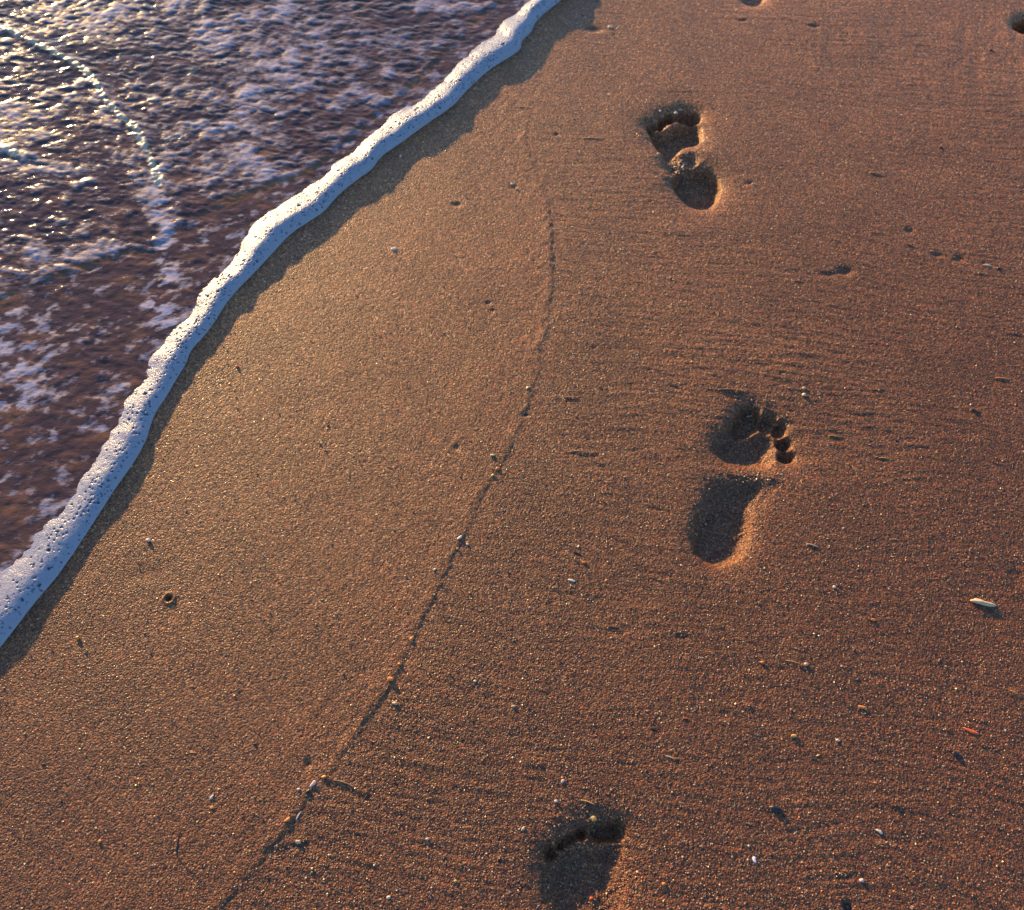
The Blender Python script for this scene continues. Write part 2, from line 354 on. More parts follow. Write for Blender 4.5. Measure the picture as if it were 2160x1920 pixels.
# swash line: the later, upper layer ends in a thin lip
jag = .0035 * fbm(X * 9, Y * 9, 61, 3) + .0026 * vn(X * 110, Y * 120, 64)
st_h = .0010 * (1 - .75 * ss(1.0, 1.55, Y)) * (.85 + .8 * fbm(X * 14, Y * 14, 66, 3))
q = sL + jag
Z += FINE * st_h * (1 - ss(-.001, .0035, q)) * np.exp(-np.clip(-q, 0, 9) / .16)
Z += FINE * .0004 * np.exp(-(np.clip(q + .007, -1, 1) / .006) ** 2) * (1 - .7 * ss(1.0, 1.5, Y))
# trodden, rippled patch in the far right corner
tr = gpl([(2100, 90)])[0]; dtr = np.sqrt(((X - tr[0]) / .40) ** 2 + ((Y - tr[1]) / .22) ** 2)
rx3, ry3 = rot(X, Y, 78)
Z += FINE * np.exp(-dtr ** 2) * (.0011 * fbm(rx3 * 9 + .6 * fbm(X * 12, Y * 12, 75, 2), ry3 * 40, 71, 3) + .0002 * fbm(rx3 * 30, ry3 * 90, 73, 2))

def sub(P, pad):
    P = np.asarray(P)
    i0, i1 = np.searchsorted(ay, [P[:, 1].min() - pad, P[:, 1].max() + pad]); j0, j1 = np.searchsorted(ax, [P[:, 0].min() - pad, P[:, 0].max() + pad])
    return slice(max(i0, 0), i1), slice(max(j0, 0), j1)
for x0, y0, x1, y1, hh, ww in STREAKS:
    P = gpl([(x0, y0), (x1, y1)]); s_ = sub(P, .03); xs, ys = X[s_], Y[s_]
    if xs.size == 0: continue
    d, sg, ar = polydist(xs + .0012 * vn(xs * 90, ys * 90, 5), ys, P); L = np.linalg.norm(P[1] - P[0]); t = ar / L
    ww *= .001; prof = np.exp(-(d / ww) ** 2) * (.35 + .65 * t)
    gr = np.exp(-((d - 1.7 * ww) / ww) ** 2) * .45 * (sg < 0) if hh > 0 else 0
    Z[s_] += .001 * hh * .38 * (prof - gr)
for x, y, a, b, dp in DENTS:
    c = gp(x, y); k = pxm(y); s_ = sub(np.array([c]), .09)
    Z[s_] -= .00075 * dp * np.exp(-(((X[s_] - c[0]) * k / a) ** 2 + ((Y[s_] - c[1]) * k * .85 / b) ** 2) ** 1.2)
LAB = np.full((NY, NX), -1, np.int32)     # which footprint part a vertex belongs to
parts_flat = []
for fi, fp in enumerate(PRINTS):
    polys = [(nm, chaikin(gpl(p), 2), D, wi, wo) for nm, p, D, wi, wo in fp["parts"]]
    allp = np.vstack([p for _, p, _, _, _ in polys]); s_ = sub(allp, .05); xs, ys = X[s_], Y[s_]
    wob = (.0022, .0022, .0042, .002, .002)[fi] * fbm(xs * 70, ys * 70, 81 + fi, 3, .6)
    dep = np.zeros(xs.shape); best = np.full(xs.shape, 1e9); lab = np.full(xs.shape, -1); outer = np.full(xs.shape, 1e9)
    for nm, P, D, wi, wo in polys:
        sd = sdf(xs, ys, P) + wob
        d = max(D - 3, 2.5) * (1 - ss(-wi * .001, wo * .001, sd))
        dep = smax(dep, d, (1.3, 1.8, 3.4, 1.2, 1.2)[fi])
        lab = np.where(sd < best, len(parts_flat), lab); best = np.minimum(best, sd)
        parts_flat.append((fi, nm))
    # gentle shoulder sinking towards the print, a slight raised lip on it
    sh = (9.0, 5.4, 5.8, 7, 6)[fi] * np.exp(-np.clip(best, 0, 1) / (.018, .012, .015, .015, .008)[fi])
    zz = -dep - sh + .25 * np.exp(-((best - .026) / .012) ** 2)
    for pts, hgt, wd in fp["ridges"]:
        d, _, _ = polydist(xs, ys, gpl(pts)); zz += hgt * np.exp(-(d / (wd * .001)) ** 2)
    inside = ss(.002, -.004, best)
    zz += inside * (1.3 * fbm(xs * 110, ys * 110, 91, 3) + .8 * vn(xs * 260, ys * 260, 95))
    Zs = Z[s_]
    Z[s_] = Zs * (1 - .6 * inside) + zz * .001
    l2 = LAB[s_]; m = best < .009; l2[m] = lab[m]; LAB[s_] = l2
# air hole with a ring of pushed-up sand
s_ = sub(HOLE, .03); c = HOLE.mean(0); r = np.sqrt((X[s_] - c[0]) ** 2 + (Y[s_] - c[1]) ** 2)
Z[s_] += .0016 * np.exp(-((r - .0075) / .0022) ** 2) - .005 * np.exp(-(r / .0042) ** 4)
l2 = LAB[s_]; l2[r < .0095] = 9999; LAB[s_] = l2
# the bed drops away under the water and far from the shore rises as a beach
Z = np.where(sm < 0, Z - np.clip(-sm, 0, 60) * .05 - .012 * ss(0, .05, -sm), Z)
Z += np.clip(sm - 2.5, 0, 60) * .03

# normals of the whole sheet, so separately linked patches shade seamlessly
dzy, dzx = np.gradient(Z, ay, ax)
N = np.stack([-dzx, -dzy, np.ones_like(Z)], -1); N /= np.linalg.norm(N, axis=-1, keepdims=True)
VV = np.stack([X, Y, Z], -1).reshape(-1, 3); NN = N.reshape(-1, 3)
idx = np.arange(NX * NY).reshape(NY, NX)
Q = np.stack([idx[:-1, :-1], idx[:-1, 1:], idx[1:, 1:], idx[1:, :-1]], -1).reshape(-1, 4)
LF = LAB.reshape(-1); fl = LF[Q[:, 0]]
def patch_obj(name, qs, parent=None, mat=M_SAND):
    u, inv = np.unique(qs, return_inverse=True)
    o = mk_mesh(name, VV[u], inv.reshape(-1, 4), mat, True, parent)
    o.data.normals_split_custom_set_from_vertices(NN[u]); fattr(o, 'dark_falloff', FALLOFF[u])
    return o
FALLOFF = np.clip(.50 * ss(.0, .05, sL) * ss(1.9, .9, Y) + .85 * ss(1.15, -.1, Y) + .35 * ss(.1, .9, X) * ss(1.8, .9, Y) + .28 * fbm(X * 3.5, Y * 5, 99, 4), 0, 1).reshape(-1)  # line term is redder sand; near and right terms paint the brightness falloff
keep = sm.reshape(-1)[Q[:, 0]] > -400
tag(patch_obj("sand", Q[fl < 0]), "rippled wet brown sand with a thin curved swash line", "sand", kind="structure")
for fi, fp in enumerate(PRINTS):
    e = bpy.data.objects.new("footprint", None); COL.objects.link(e); e.empty_display_size = .05
    tag(e, fp["label"], "footprint", "bare footprints along the shore")
    for pi_, (f2, nm) in enumerate(parts_flat):
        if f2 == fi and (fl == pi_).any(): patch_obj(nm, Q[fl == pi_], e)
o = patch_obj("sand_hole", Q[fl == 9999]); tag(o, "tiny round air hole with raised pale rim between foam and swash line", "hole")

def zat(x, y):
    j = int(np.clip(np.searchsorted(ax, x), 0, NX - 1)); i = int(np.clip(np.searchsorted(ay, y), 0, NY - 1)); return Z[i, j]
def zats(x, y):
    return Z[np.clip(np.searchsorted(ay, y), 0, NY - 1), np.clip(np.searchsorted(ax, x), 0, NX - 1)]

# ------------------------------------------------------------------ water
WL = .0045
bx = axis(-1.45, .30, .0024, 400); by = axis(.35, 2.15, .0024, 400)
WX, WY = np.meshgrid(bx, by)
dm, side, _ = polydist(WX, WY, MIDX); wsm = np.where(side > 0, dm, -dm)
if wsm[np.argmin(np.abs(by - 1.0)), np.argmin(np.abs(bx - 5.0))] < 0: wsm = -wsm
dsh = -wsm                                              # distance from the shore edge into the water
WF = (WX > -1.6) & (WX < .5) & (WY > .2) & (WY < 2.3)
FRONT = chaikin(gpl([(-200,690),(0,635),(35,612),(190,567),(299,535),(345,505),(387,472),(450,440),(539,405),(616,385),(700,330),(800,235),(900,150),(1000,60),(1100,-50),(1300,-250)]), 2, False)
d, sg, _ = polydist(WX, WY, FRONT); fr = np.where(sg > 0, d, -d)
up = fr + .010 * fbm(WX * 14, WY * 14, 205, 3)
if up[np.argmin(np.abs(by - 1.9)), np.argmin(np.abs(bx + 1.2))] < 0: up = -up
thick = ss(-.010, .012, up)                             # 1 on the thicker sheet up-left of the front
a1, b1 = rot(WX, WY, -14)
warp = .012 * fbm(WX * 9, WY * 9, 211, 2)
r1 = fbm(a1 * 42, (b1 + warp) * 88, 221, 2, .5); r2 = fbm(a1 * 85, (b1 + warp) * 170, 225, 2, .5)
a2, b2 = rot(WX, WY, 35); r3 = fbm(a2 * 30, b2 * 58, 231, 2)
sharp = 1 - 2 * np.abs(r1)
ampl = .55 + .45 * thick
ripple = ampl * (.0017 * r1 + .00065 * r2 + .0009 * r3)
WZ = WL + WF * ripple + .0022 * thick * WF
def crest(pts, hgt, wd, seed):
    P = chaikin(gpl(pts), 2, False); d, sg, ar = polydist(WX, WY, P); L = arcs(P)[-1]
    s2 = np.where(sg > 0, d, -d); s2 = s2 + .006 * fbm(WX * 25, WY * 25, seed, 2)
    fade = ss(0, .25, ar / L + .25) * ss(1.0, .72, ar / L)
    up_ = np.where(s2 > 0, np.exp(-(s2 / (wd * 1.4)) ** 2), np.exp(-(s2 / wd) ** 2))
    return hgt * up_ * fade
WZ += crest([(-150,10),(0,67),(21,70),(53,85),(99,106),(141,130),(180,151),(204,180),(225,218),(254,247),(289,275),(306,310),(321,345),(338,387),(349,416)], .0035, .012, 301)
WZ += crest([(-150,270),(0,306),(28,328),(63,338),(110,350)], .003, .012, 303)
def dist_px(pts): return polydist(WX, WY, chaikin(gpl(pts), 2, False))[0] + .004 * fbm(WX * 30, WY * 30, 311, 2)
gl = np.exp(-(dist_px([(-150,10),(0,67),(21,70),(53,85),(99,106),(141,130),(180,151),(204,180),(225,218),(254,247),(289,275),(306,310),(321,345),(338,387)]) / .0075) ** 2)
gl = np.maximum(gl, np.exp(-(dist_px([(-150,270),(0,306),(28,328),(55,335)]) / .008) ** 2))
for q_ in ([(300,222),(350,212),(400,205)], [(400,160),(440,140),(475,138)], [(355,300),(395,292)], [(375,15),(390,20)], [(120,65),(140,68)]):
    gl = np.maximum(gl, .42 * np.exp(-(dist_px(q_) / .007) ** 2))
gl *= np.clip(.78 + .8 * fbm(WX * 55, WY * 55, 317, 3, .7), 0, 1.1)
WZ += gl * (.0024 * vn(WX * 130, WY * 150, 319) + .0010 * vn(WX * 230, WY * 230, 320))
# the sheet tucks under the foam
sky_foam = np.clip(.45 * r1 + .35 * r3 + .55 * fbm(a1 * 7, b1 * 12, 241, 3), -1, 1)  # follows the ripples: sky reflection painted as pale colour, mixed with foam patches
near = np.exp(-np.clip(dsh - .05, 0, 9) / .03)
ln = (1 - thick)
streak = fbm(a2 * 0 + rot(WX, WY, 24)[0] * 40, rot(WX, WY, 24)[1] * 74, 251, 3, .65)
trail = np.exp(-(polydist(WX, WY, gpl([(338,400),(350,520),(345,640),(350,680)]))[0] / .03) ** 2)
trail2 = np.exp(-(polydist(WX, WY, gpl([(0,690),(60,730),(40,800),(20,870)]))[0] / .06) ** 2)
FO_SKY = .40 + .52 * sky_foam * thick + ln * (.50 * streak - .13) + .10 * near + .42 * trail * (.6 + streak) + .30 * trail2 * (.6 + streak)
FO_SKY = np.where(WF, FO_SKY, .2)
wi = np.arange(WX.size).reshape(WX.shape)
WQ = np.stack([wi[:-1, :-1], wi[:-1, 1:], wi[1:, 1:], wi[1:, :-1]], -1).reshape(-1, 4)
WQ = WQ[(wsm.reshape(-1)[WQ] < .004).all(1)]
WV = np.stack([WX, WY, WZ], -1).reshape(-1, 3); u, inv = np.unique(WQ, return_inverse=True)
wo_ = mk_mesh("water", WV[u], inv.reshape(-1, 4), M_WATER); fattr(wo_, "foam", FO_SKY.reshape(-1)[u]); fattr(wo_, "glitter", gl.reshape(-1)[u]); fattr(wo_, "front", (np.exp(-((up + .002) / .009) ** 2) * np.clip(.5 + .9 * fbm(WX * 12, WY * 12, 261, 2), 0, 1) * .8).reshape(-1)[u])
tag(wo_, "shallow rippled sandy sea water sliding up the beach", "water", kind="structure")

# ------------------------------------------------------------------ foam roll along the water's edge
rng = np.random.default_rng(7)
LT = arcs(OUTG)[-1]; nT = int(LT / .0013); nS = 72
t = np.linspace(0, 1, nT)
PO = resample(OUTG, t=t); 
# pair every outer point with the closest fraction of the inner curve
ia = arcs(ING); I2 = resample(ING, 3000)
ti = np.empty(nT)
for k in range(0, nT, 20):
    ti[k] = np.argmin(((I2 - PO[k]) ** 2).sum(1)) / 2999
ks = np.arange(0, nT, 20); tv = np.maximum.accumulate(ti[ks])
tv = np.convolve(np.pad(tv, 4, 'edge'), np.ones(9) / 9, 'valid')
PI_ = resample(ING, t=np.interp(np.arange(nT), ks, tv))
T, S = np.meshgrid(np.arange(nT), np.linspace(-.02, 1.06, nS), indexing='ij')
xs = PO[:, 0][:, None] * (1 - S) + PI_[:, 0][:, None] * S; ys = PO[:, 1][:, None] * (1 - S) + PI_[:, 1][:, None] * S
hy = .0108 + .0064 * ss(.7, 1.75, PO[:, 1])
lump = fbm(PO[:, 0] * 13, PO[:, 1] * 13, 401, 3, .65)
hT = hy * (1 + .30 * lump + .05 * vn(PO[:, 0] * 45, PO[:, 1] * 45, 405))
Sc = np.clip(S, 0, 1); Sc = Sc ** (1 + .28 * fbm(PO[:, 0] * 15, PO[:, 1] * 15, 407, 2))[:, None]
front = np.sqrt(np.clip(1 - (1 - np.clip(Sc / .36, 0, 1)) ** 2, 0, 1))
back = 1 - .80 * ss(.26, 1.06, Sc)
prof = front * back
zf = hT[:, None] * prof + .0010 * fbm(xs * 16, ys * 16, 411, 2) * front + .00018 * vn(xs * 160, ys * 160, 415) * front
zf += .0018 * fbm(xs * 22, ys * 22, 417, 3) * ss(.4, .8, Sc) 
zf = np.where(S > .93, zf - (S - .93) * .05, zf); zf = np.where(S < 0, -.004, zf)
ragged = .17 * fbm(xs * 34, ys * 34, 421, 4, .6)
zf -= .012 * ss(.92, 1.06, S + ragged)
# broken bubbles: pits in the film, densest low on the front
pit = np.zeros(zf.shape)
npit = 7500
pt = rng.random(npit) * (nT - 1); psd = np.clip(rng.beta(1.7, 3.2, npit) * .95, .03, .93)
yy = PO[pt.astype(int), 1]
dens = fbm(PO[pt.astype(int), 0] * 14, yy * 14, 431, 2) * .5 + .5
rad = (.0006 + .0016 * rng.random(npit) ** 3.5) 
big = (rng.random(npit) < .016) & (yy < 1.6); rad[big] = .0018 + .0016 * rng.random(big.sum())
keepp = rng.random(npit) < (.25 + .75 * dens) * (1 - .55 * ss(1.3, 1.8, yy))
for a_, s_i, r_ in zip(pt[keepp], psd[keepp], rad[keepp]):
    i = int(a_); wdt = np.linalg.norm(PI_[i] - PO[i]); ds = wdt / nS * 1.08
    j = (s_i + .02) / 1.08 * (nS - 1); ri = int(r_ / .0013) + 2; rj = int(r_ / max(ds, 4e-4)) + 2
    i0, i1 = max(0, i - ri), min(nT, i + ri + 1); j0, j1 = max(0, int(j) - rj), min(nS, int(j) + rj + 2)
    if i1 <= i0 or j1 <= j0: continue
    ii, jj = np.meshgrid(np.arange(i0, i1), np.arange(j0, j1), indexing='ij')
    rr = np.sqrt(((ii - a_) * .0013) ** 2 + ((jj - j) * ds) ** 2) / r_
    k = np.clip(1.25 - rr, 0, 1); k = k * k * (3 - 2 * k)
    pit[i0:i1, j0:j1] = np.maximum(pit[i0:i1, j0:j1], k)
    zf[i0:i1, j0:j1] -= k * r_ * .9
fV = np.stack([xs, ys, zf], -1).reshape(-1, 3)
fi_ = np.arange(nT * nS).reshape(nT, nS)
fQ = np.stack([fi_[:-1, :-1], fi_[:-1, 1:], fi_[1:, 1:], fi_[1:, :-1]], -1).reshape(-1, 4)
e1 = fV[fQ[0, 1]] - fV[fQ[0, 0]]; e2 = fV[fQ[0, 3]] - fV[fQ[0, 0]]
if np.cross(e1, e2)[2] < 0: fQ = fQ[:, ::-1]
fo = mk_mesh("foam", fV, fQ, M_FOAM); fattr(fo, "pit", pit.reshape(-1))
tag(fo, "rolled white foam edge full of bubbles between water and sand", "foam", kind="stuff")

# ------------------------------------------------------------------ loose coarse grains
NG = 70000
uu = rng.uniform(-20, 2180, NG * 2); vv_ = rng.uniform(-20, 1940, NG * 2)
g = gp(uu, vv_); dd, sg, _ = polydist(g[:, 0], g[:, 1], OUTG[::3]); land = np.where(sg > 0, 1, -1)
ref = gpl([(1800, 900)]); _, sr, _ = polydist(ref[:, 0], ref[:, 1], OUTG[::3]); land = land * (1 if sr[0] > 0 else -1)
_, s3, _ = polydist(g[:, 0], g[:, 1], LINE[::2]); _, s4, _ = polydist(ref[:, 0], ref[:, 1], LINE[::2])
rgt = (s3 > 0) == (s4[0] > 0)
ok = (land > 0) & (dd > .004) & (rng.random(len(g)) < np.where(rgt, .62, .22)); g = g[ok][:NG]; n = len(g)
base = np.array([(1, 0, 0), (-1, 0, 0), (0, 1, 0), (0, -1, 0), (0, 0, 1), (0, 0, -1)], float)
tri = np.array([(0, 2, 4), (2, 1, 4), (1, 3, 4), (3, 0, 4), (2, 0, 5), (1, 2, 5), (3, 1, 5), (0, 3, 5)])
rr = (.0006 + .0005 * rng.random(n) + .0010 * rng.random(n) ** 12) * (1.1 - .25 * ss(.6, 1.6, g[:, 1]))
ga = np.vstack([gp(rng.normal(1436, 13, 330), rng.normal(347, 11, 330)), gp(rng.normal(1590, 30, 60), rng.normal(1005, 6, 60))])
g = np.vstack([g, ga]); rr = np.concatenate([rr, .0012 + .0012 * rng.random(len(ga))]); n = len(g)
Vg = base[None] * rr[:, None, None] * rng.uniform(.65, 1.3, (n, 6, 1))
an = rng.random(n) * 2 * pi; ca, sa = np.cos(an), np.sin(an); tl = rng.normal(0, .5, n); ct, st_ = np.cos(tl), np.sin(tl)
x_, y_, z_ = Vg[..., 0], Vg[..., 1], Vg[..., 2] * .8
y2 = y_ * ct[:, None] - z_ * st_[:, None]; z2 = y_ * st_[:, None] + z_ * ct[:, None]
x3 = x_ * ca[:, None] - y2 * sa[:, None] + g[:, 0][:, None]; y3 = x_ * sa[:, None] + y2 * ca[:, None] + g[:, 1][:, None]
z3 = z2 + (zats(g[:, 0], g[:, 1]) - rr * .10)[:, None]
GV = np.stack([x3, y3, z3], -1).reshape(-1, 3); GF = (tri[None] + (np.arange(n) * 6)[:, None, None]).reshape(-1, 3)
pal = np.array([(.03, .02, .018), (.12, .06, .035), (.22, .115, .06), (.34, .19, .10), (.45, .15, .035), (.34, .06, .02), (.48, .31, .18), (.52, .42, .32)])
ci = rng.choice(8, n, p=[.17, .24, .27, .19, .06, .03, .03, .01])
go = mk_mesh("sand_grains", GV, GF, M_GRAIN, False); cattr(go, "tint", np.repeat(pal[ci], 6, 0))
tag(go, "loose coarse sand grains scattered over the beach", "sand grains", kind="stuff")
# ------------------------------------------------------------------ shells, pebbles, twigs
import bmesh
from mathutils import noise as mnoise
def px_obj(name, bm, mat, u, v, ang, label, cat, group, sink=.3, hgt=.002):
    me = bpy.data.meshes.new(name); bm.to_mesh(me); bm.free(); me.materials.append(mat)
    me.polygons.foreach_set("use_smooth", np.ones(len(me.polygons), bool))
    o = bpy.data.objects.new(name, me); COL.objects.link(o)
    p = gp(u, v); o.location = (p[0], p[1], zat(*p) + hgt * (1 - sink) * .5 - 0.0001); o.rotation_euler = (0, 0, radians(ang))
    tag(o, label, cat, group); return o
def pebble(L, W, Hh, seed):
    bm = bmesh.new(); bmesh.ops.create_icosphere(bm, subdivisions=3, radius=1)
    for q in bm.verts:
        k = 1 + .28 * mnoise.noise(q.co * 1.3 + Vector((seed * 3.1, 0, 0))) + .10 * mnoise.noise(q.co * 4 + Vector((0, seed, 0)))
        q.co = Vector((q.co.x * k * L / 2, q.co.y * k * W / 2, q.co.z * k * Hh / 2))
    return bm
def chip(L, W, Hh, seed):
    "curved broken shell plate with growth ridges, thick edge"
    r = np.random.default_rng(seed); bm = bmesh.new(); n = 18; rings = 5; T = max(.0007, Hh * .3)
    rad_ = 1 + .22 * r.standard_normal(n); rad_ = (rad_ + np.roll(rad_, 1)) / 2
    def pt(k, f):
        a = 2 * pi * k / n; x = cos(a) * rad_[k] * f; y = sin(a) * rad_[k] * f
        z = Hh * (1 - .8 * f * f) * .9 + T * .25 * sin((x + 1.2) * 14)
        return Vector((x * L / 2, y * W / 2, z - Hh * .3))
    top = [[bm.verts.new(pt(k, (j + 1) / rings)) for k in range(n)] for j in range(rings)]
    bot = [[bm.verts.new(pt(k, (j + 1) / rings) - Vector((0, 0, T))) for k in range(n)] for j in range(rings)]
    c = bm.verts.new((0, 0, Hh * .6)); cb = bm.verts.new((0, 0, Hh * .6 - T))
    for k in range(n):
        k2 = (k + 1) % n
        bm.faces.new((c, top[0][k], top[0][k2])); bm.faces.new((cb, bot[0][k2], bot[0][k]))
        for j in range(rings - 1):
            bm.faces.new((top[j][k], top[j + 1][k], top[j + 1][k2], top[j][k2])); bm.faces.new((bot[j][k2], bot[j + 1][k2], bot[j + 1][k], bot[j][k]))
        bm.faces.new((top[-1][k], bot[-1][k], bot[-1][k2], top[-1][k2]))
    return bm
def sliver(L, W, Hh, seed, bend=.15, lift=0.0):
    "tapered bent splinter"
    bm = bmesh.new(); n = 14; m = 8; r = np.random.default_rng(seed); rings = []
    for i in range(n + 1):
        t_ = i / n; x = (t_ - .5) * L; y = bend * L * (4 * t_ * (1 - t_) - .5) + r.normal(0, W * .05); z = lift * t_
        k = (.25 + .75 * sin(pi * min(1, .12 + t_ * .95)) ** .7) * (1 + r.normal(0, .06))
        rings.append([bm.verts.new((x, y + cos(2 * pi * j / m) * W / 2 * k, z + sin(2 * pi * j / m) * Hh / 2 * k)) for j in range(m)])
    for i in range(n):
        for j in range(m):
            bm.faces.new((rings[i][j], rings[i + 1][j], rings[i + 1][(j + 1) % m], rings[i][(j + 1) % m]))
    bm.faces.new(rings[0]); bm.faces.new(rings[-1][::-1]); 
    bmesh.ops.recalc_face_normals(bm, faces=bm.faces); return bm
G_SH, G_PB, G_TW = "shell fragments scattered on the sand", "pebbles scattered on the sand", "twigs and splinters on the sand"
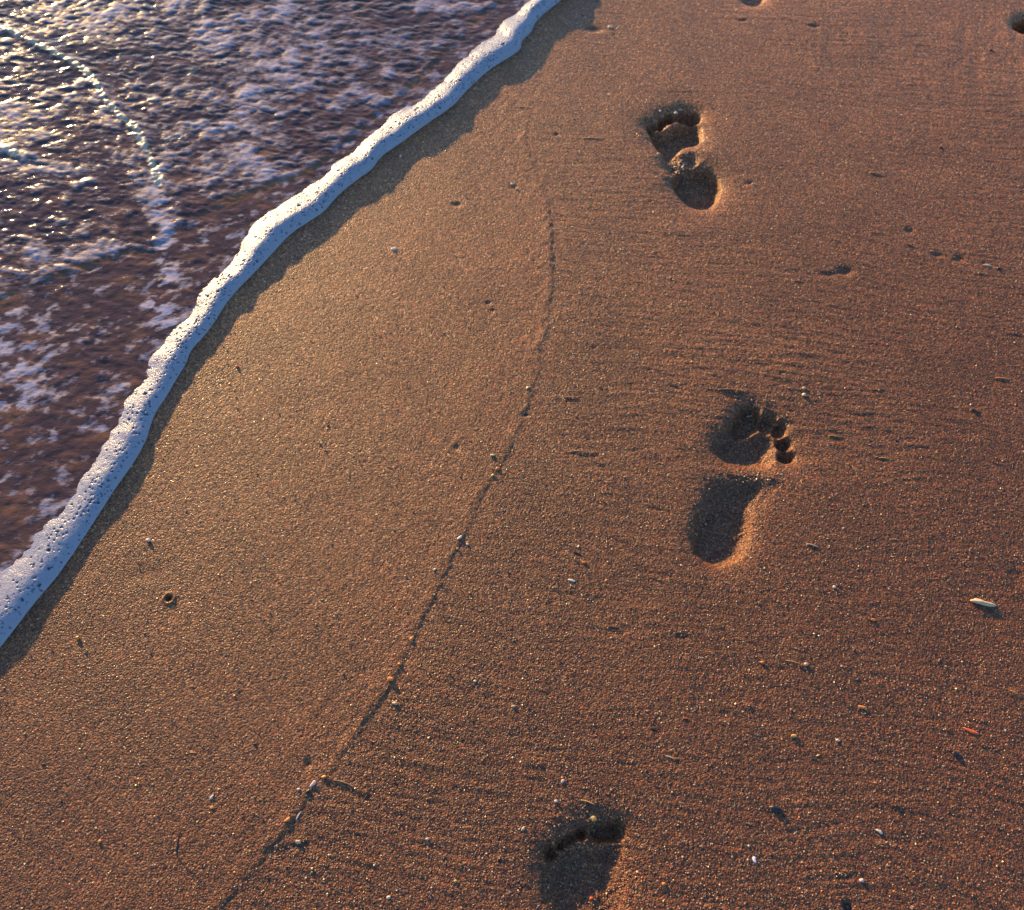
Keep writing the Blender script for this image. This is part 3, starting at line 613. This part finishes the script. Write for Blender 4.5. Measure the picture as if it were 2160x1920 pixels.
# kind, colour, u, v, length px, width px, angle deg (ground, ccw), label
D = [
 ("chip","white",831,527,14,9,20,"white shell chip with black shadow below the foam"),
 ("pebble","white",845,330,6,5,0,"tiny white speck inside the foam's shadow"),
 ("pebble","white",1080,389,7,5,0,"left one of two pale specks left of upper footprint"),
 ("pebble","cream",1090,399,6,5,0,"right one of two pale specks left of upper footprint"),
 ("sliver","amber",1248,292,44,3,-2,"thin pale straw lying level with toes of upper footprint"),
 ("sliver","amber",1105,227,24,3,-4,"thin pale straw near tip of foam's jagged shadow"),
 ("chip","cream",1287,57,10,8,10,"small pale shell in a shallow dent near top edge"),
 ("pebble","dark",2090,106,8,7,0,"dark pebble below the hole in the top right corner"),
 ("pebble","dark",1984,313,8,7,0,"tiny black-red pebble alone right of upper footprint"),
 ("sliver","brown",1846,367,26,5,-14,"short brown splinter right of upper footprint's heel"),
 ("pebble","cream",1588,388,7,5,0,"pale grain in a small dent beside upper footprint's heel"),
 ("sliver","brown",1918,516,14,4,-10,"short splinter under a dent, upper right sand"),
 ("chip","cream",2082,560,18,6,-14,"cream shell sliver at end of drag mark near right edge"),
 ("pebble","dark",2106,567,8,7,0,"black pebble touching cream sliver near right edge"),
 ("sliver","dark",1684,594,24,4,-8,"black-tipped splinter between upper and middle footprints"),
 ("chip","cream",1113,818,10,6,45,"cream shell chip perched on upper part of swash line"),
 ("pebble","dark",1110,873,9,6,0,"black pebble just below swash line's cream chip"),
 ("pebble","cream",1039,961,13,6,0,"smooth cream pebble just left of swash line"),
 ("chip","orange",1050,989,11,7,30,"orange chip beside swash line below smooth cream pebble"),
 ("chip","amber",1039,1003,9,7,60,"amber chip touching swash line under orange chip"),
 ("sliver","brown",1226,953,50,5,-4,"long raised brown splinter left of middle footprint's toes"),
 ("sliver","orange",1199,838,20,4,-3,"orange splinter right of cream chip on swash line"),
 ("sliver","dark",1421,814,28,3,-16,"dark splinter upper left of middle footprint"),
 ("chip","white",970,1134,14,8,42,"white shell chip left of swash line, largest there"),
 ("pebble","white",986,1148,7,5,0,"white speck right below largest white chip at swash line"),
 ("pebble","orange",965,1158,6,6,0,"orange speck under largest white chip at swash line"),
 ("pebble","white",917,1202,8,5,40,"little white pebble left of the lower swash line"),
 ("sliver","dark",1219,1168,24,5,-22,"dark splinter left of middle footprint's heel"),
 ("pebble","orange",1232,1187,10,6,0,"orange grain under dark splinter left of middle heel"),
 ("chip","white",1206,1225,20,7,-16,"flat white shell sliver lower left of middle footprint"),
 ("sliver","brown",1541,823,60,5,-4,"straw lying across sand above middle footprint's big toe"),
 ("stub","brown",1554,828,7,7,0,"short upright twig stub above middle footprint"),
 ("pebble","cream",1696,819,9,7,0,"upper of two cream pebbles above middle footprint's toes"),
 ("pebble","cream",1696,834,11,9,0,"lower of two cream pebbles above middle footprint's toes"),
 ("sliver","orange",2112,798,26,6,-6,"orange splinter with long tail at right edge"),
 ("pebble","dark",2054,867,14,8,-25,"black pebble under a pale lip near right edge"),
 ("sliver","amber",1758,920,28,4,-10,"pale splinter right of middle footprint's toes"),
 ("pebble","dark",1891,930,9,6,0,"dark grain at end of faint mark right of middle footprint"),
 ("sliver","amber",1863,967,22,4,-6,"amber splinter right of middle footprint's ball"),
 ("sliver","brown",1873,908,20,4,-8,"brown splinter above dark grain right of middle footprint"),
 ("sliver","cream",1714,1151,30,5,-20,"cream straw right of middle footprint's heel"),
 ("pebble","white",1759,1239,8,7,0,"round white grain below cream straw"),
 ("sliver","red",1757,1075,18,4,-18,"red splinter right of middle footprint's arch"),
 ("shell","cream",2074,1272,56,15,-16,"long cream curved shell near right edge, biggest shell here"),
 ("pebble","orange",164,1346,11,9,0,"amber pebble near foam's lower shadow"),
 ("pebble","pink",313,1140,11,8,0,"dusty pink pebble between foam and air hole"),
 ("pebble","red",500,774,8,6,20,"rust-red grain near middle of foam's shadow"),
 ("chip","dark",692,897,8,5,60,"black chip alone on left smooth sand"),
 ("sliver","orange",409,1588,18,5,-6,"orange splinter on lower left sand"),
 ("pebble","dark",92,1613,9,6,10,"black grain at lower left corner sand"),
 ("chip","white",447,1682,13,7,60,"grey-white shell chip on lower left sand"),
 ("chip","orange",447,1704,11,6,-20,"orange chip under grey-white shell chip"),
 ("blade","dark",382,1777,66,5,82,"black bent grass blade standing in lower left sand"),
 ("pebble","orange",211,1775,9,7,0,"orange grain left of black grass blade"),
 ("chip","pink",661,1654,20,9,48,"pink shell chip with dark side on lower swash line"),
 ("pebble","dark",650,1670,13,9,40,"black pebble under pink shell chip"),
 ("pebble","white",630,1665,9,6,10,"white pebble left of pink shell chip"),
 ("chip","orange",683,1639,12,7,10,"orange chip where drag mark meets swash line"),
 ("sliver","pink",630,1720,22,6,62,"pinkish stick piece on lower swash line"),
 ("chip","orange",607,1729,14,8,30,"orange crumb left of pinkish stick piece"),
 ("chip","cream",630,1776,13,9,10,"cream chip ending short ridge below swash line debris"),
 ("pebble","dark",537,1570,8,6,0,"black grain left of lower swash line"),
 ("chip","orange",868,1348,18,9,60,"bright orange shell chip on swash line, upper of two"),
 ("pebble","orange",824,1433,16,10,-10,"rounded orange pebble on swash line, lower of two"),
 ("pebble","cream",833,1484,14,7,-14,"cream pebble just right of swash line under orange pebble"),
 ("pebble","orange",843,1401,8,6,0,"small orange grain between two orange pieces on swash line"),
 ("sliver","dark",1296,1325,32,6,-14,"black splinter with pale edge in centre of lower sand"),
 ("pebble","cream",1083,1490,11,6,-6,"cream grain at end of mark, lower centre sand"),
 ("sliver","cream",1413,1598,22,5,-20,"cream splinter above and right of nearest footprint"),
 ("pebble","white",1002,1437,8,6,0,"white grain right of swash line's orange pebble"),
 ("chip","pink",1187,1648,11,7,50,"pinkish chip above nearest footprint's small toes"),
 ("sliver","amber",1240,1692,36,5,-18,"amber splinter above nearest footprint's big toe"),
 ("pebble","white",1173,1690,9,7,0,"white grain left of amber splinter at nearest footprint"),
 ("chip","amber",1251,1725,19,14,0,"large amber shell lump on rim of nearest footprint"),
 ("chip","cream",1104,1748,12,7,40,"cream chip left of nearest footprint's toes"),
 ("sliver","brown",732,1655,70,6,-20,"long brown splinter starting at lower swash line"),
 ("pebble","white",901,1770,8,6,0,"white grain left of nearest footprint"),
 ("pebble","amber",961,1859,8,7,0,"yellow grain left of nearest footprint near bottom edge"),
 ("pebble","white",820,1893,10,7,0,"white pebble at bottom edge left of nearest footprint"),
 ("pebble","orange",1400,1865,11,8,0,"orange grain right of nearest footprint"),
 ("pebble","red",1250,1895,10,8,0,"red grain inside nearest footprint"),
 ("sliver","dark",1379,1539,20,6,-18,"dark splinter above cream splinter, lower centre"),
 ("pebble","orange",1842,1308,11,7,-10,"orange grain left of biggest cream shell"),
 ("pebble","cream",1699,1402,10,8,0,"cream pebble at end of a pale straw, lower right"),
 ("sliver","amber",1673,1397,36,4,-16,"pale straw left of cream pebble, lower right"),
 ("pebble","orange",1607,1398,10,7,0,"orange grain left of pale straw"),
 ("chip","orange",1820,1493,24,9,-14,"orange chip with black shadow, centre of lower right"),
 ("chip","red",2051,1543,38,9,-24,"vivid red-orange long shell chip near right edge"),
 ("pebble","dark",2018,1592,22,13,-30,"black pebble below vivid red-orange chip"),
 ("sliver","amber",2141,1461,22,6,-30,"yellow splinter at right edge above red-orange chip"),
 ("pebble","dark",1637,1707,28,14,-18,"largest black pebble, with drag mark on its left"),
 ("pebble","white",1766,1562,9,7,0,"white grain left of black pebble pair, lower right"),
 ("pebble","dark",1891,1700,9,7,0,"small black grain right of largest black pebble"),
 ("chip","white",1855,1754,15,7,-34,"white-pink chip under small black grain"),
 ("sliver","white",1678,1757,14,3,38,"thin white splinter below largest black pebble"),
 ("chip","lav",1591,1813,9,17,0,"lavender oval shell chip near bottom edge"),
 ("pebble","pink",1817,1857,12,8,0,"pink grain near bottom edge"),
 ("pebble","dark",1790,1914,13,12,0,"black pebble cut by bottom edge"),
 ("pebble","amber",1674,1553,14,8,0,"amber grain above largest black pebble"),
 ("sliver","red",1446,1516,14,5,-4,"red-brown splinter in lower centre sand"),
 ("pebble","cream",1393,232,6,6,0,"cream speck on toe rim of upper footprint"),
 ("sliver","cream",1437,226,15,5,8,"cream grit bar above upper footprint's big toe"),
 ("pebble","cream",1427,233,9,7,0,"cream grain left of cream grit bar on upper footprint"),
 ("pebble","amber",1390,321,8,6,0,"amber grain on left rim of upper footprint"),
 ("sliver","cream",1588,866,18,5,6,"pale splinter inside middle footprint's big toe"),
 ("sliver","white",1533,1097,13,3,-6,"thin white splinter in middle footprint's heel"),
]
NAME = dict(chip="shell_fragment", pebble="pebble", sliver="splinter", shell="seashell", blade="grass_blade", stub="twig")
for k, (kind, colr, u_, v_, L, W, ang, lab) in enumerate(D):
    s_px = pxm(v_); Lm, Wm = L / s_px, W / s_px; mat = MAT[colr]
    Lm *= .86; Wm *= .86
    if kind == "pebble":
        hh = min(Lm, Wm) * (.45 if colr == 'dark' else .7); o = px_obj("pebble", pebble(Lm, Wm, hh, k), mat, u_, v_, ang, lab, "pebble", G_PB, 0, hh * .8)
    elif kind == "chip":
        hh = min(Lm, Wm) * .32; o = px_obj("shell_fragment", chip(Lm, Wm, hh, k), mat, u_, v_, ang, lab, "shell fragment", G_SH, 0, .0015)
        o.rotation_euler[0] = radians(12 * (-1) ** k)
    elif kind == "shell":
        o = px_obj("seashell", chip(Lm, Wm, Wm * .42, k), mat, u_, v_, ang, lab, "seashell", None, 0, .003)
    elif kind == "sliver":
        o = px_obj("splinter", sliver(Lm, Wm * .62, Wm * .45, k, .05), mat, u_, v_, ang, lab, "splinter", G_TW, 0, Wm * .25)
    elif kind == "blade":
        o = px_obj("grass_blade", sliver(Lm, Wm, Wm * .35, k, .05, .014), mat, u_, v_, ang, lab, "grass blade", None, 0, .002)
    elif kind == "stub":
        o = px_obj("twig", sliver(.011, .0042, .0042, k, .02), mat, u_, v_, 0, lab, "twig", None, 0, .008)
        o.rotation_euler = (0, radians(-72), radians(80))

sc.render.engine = 'CYCLES'
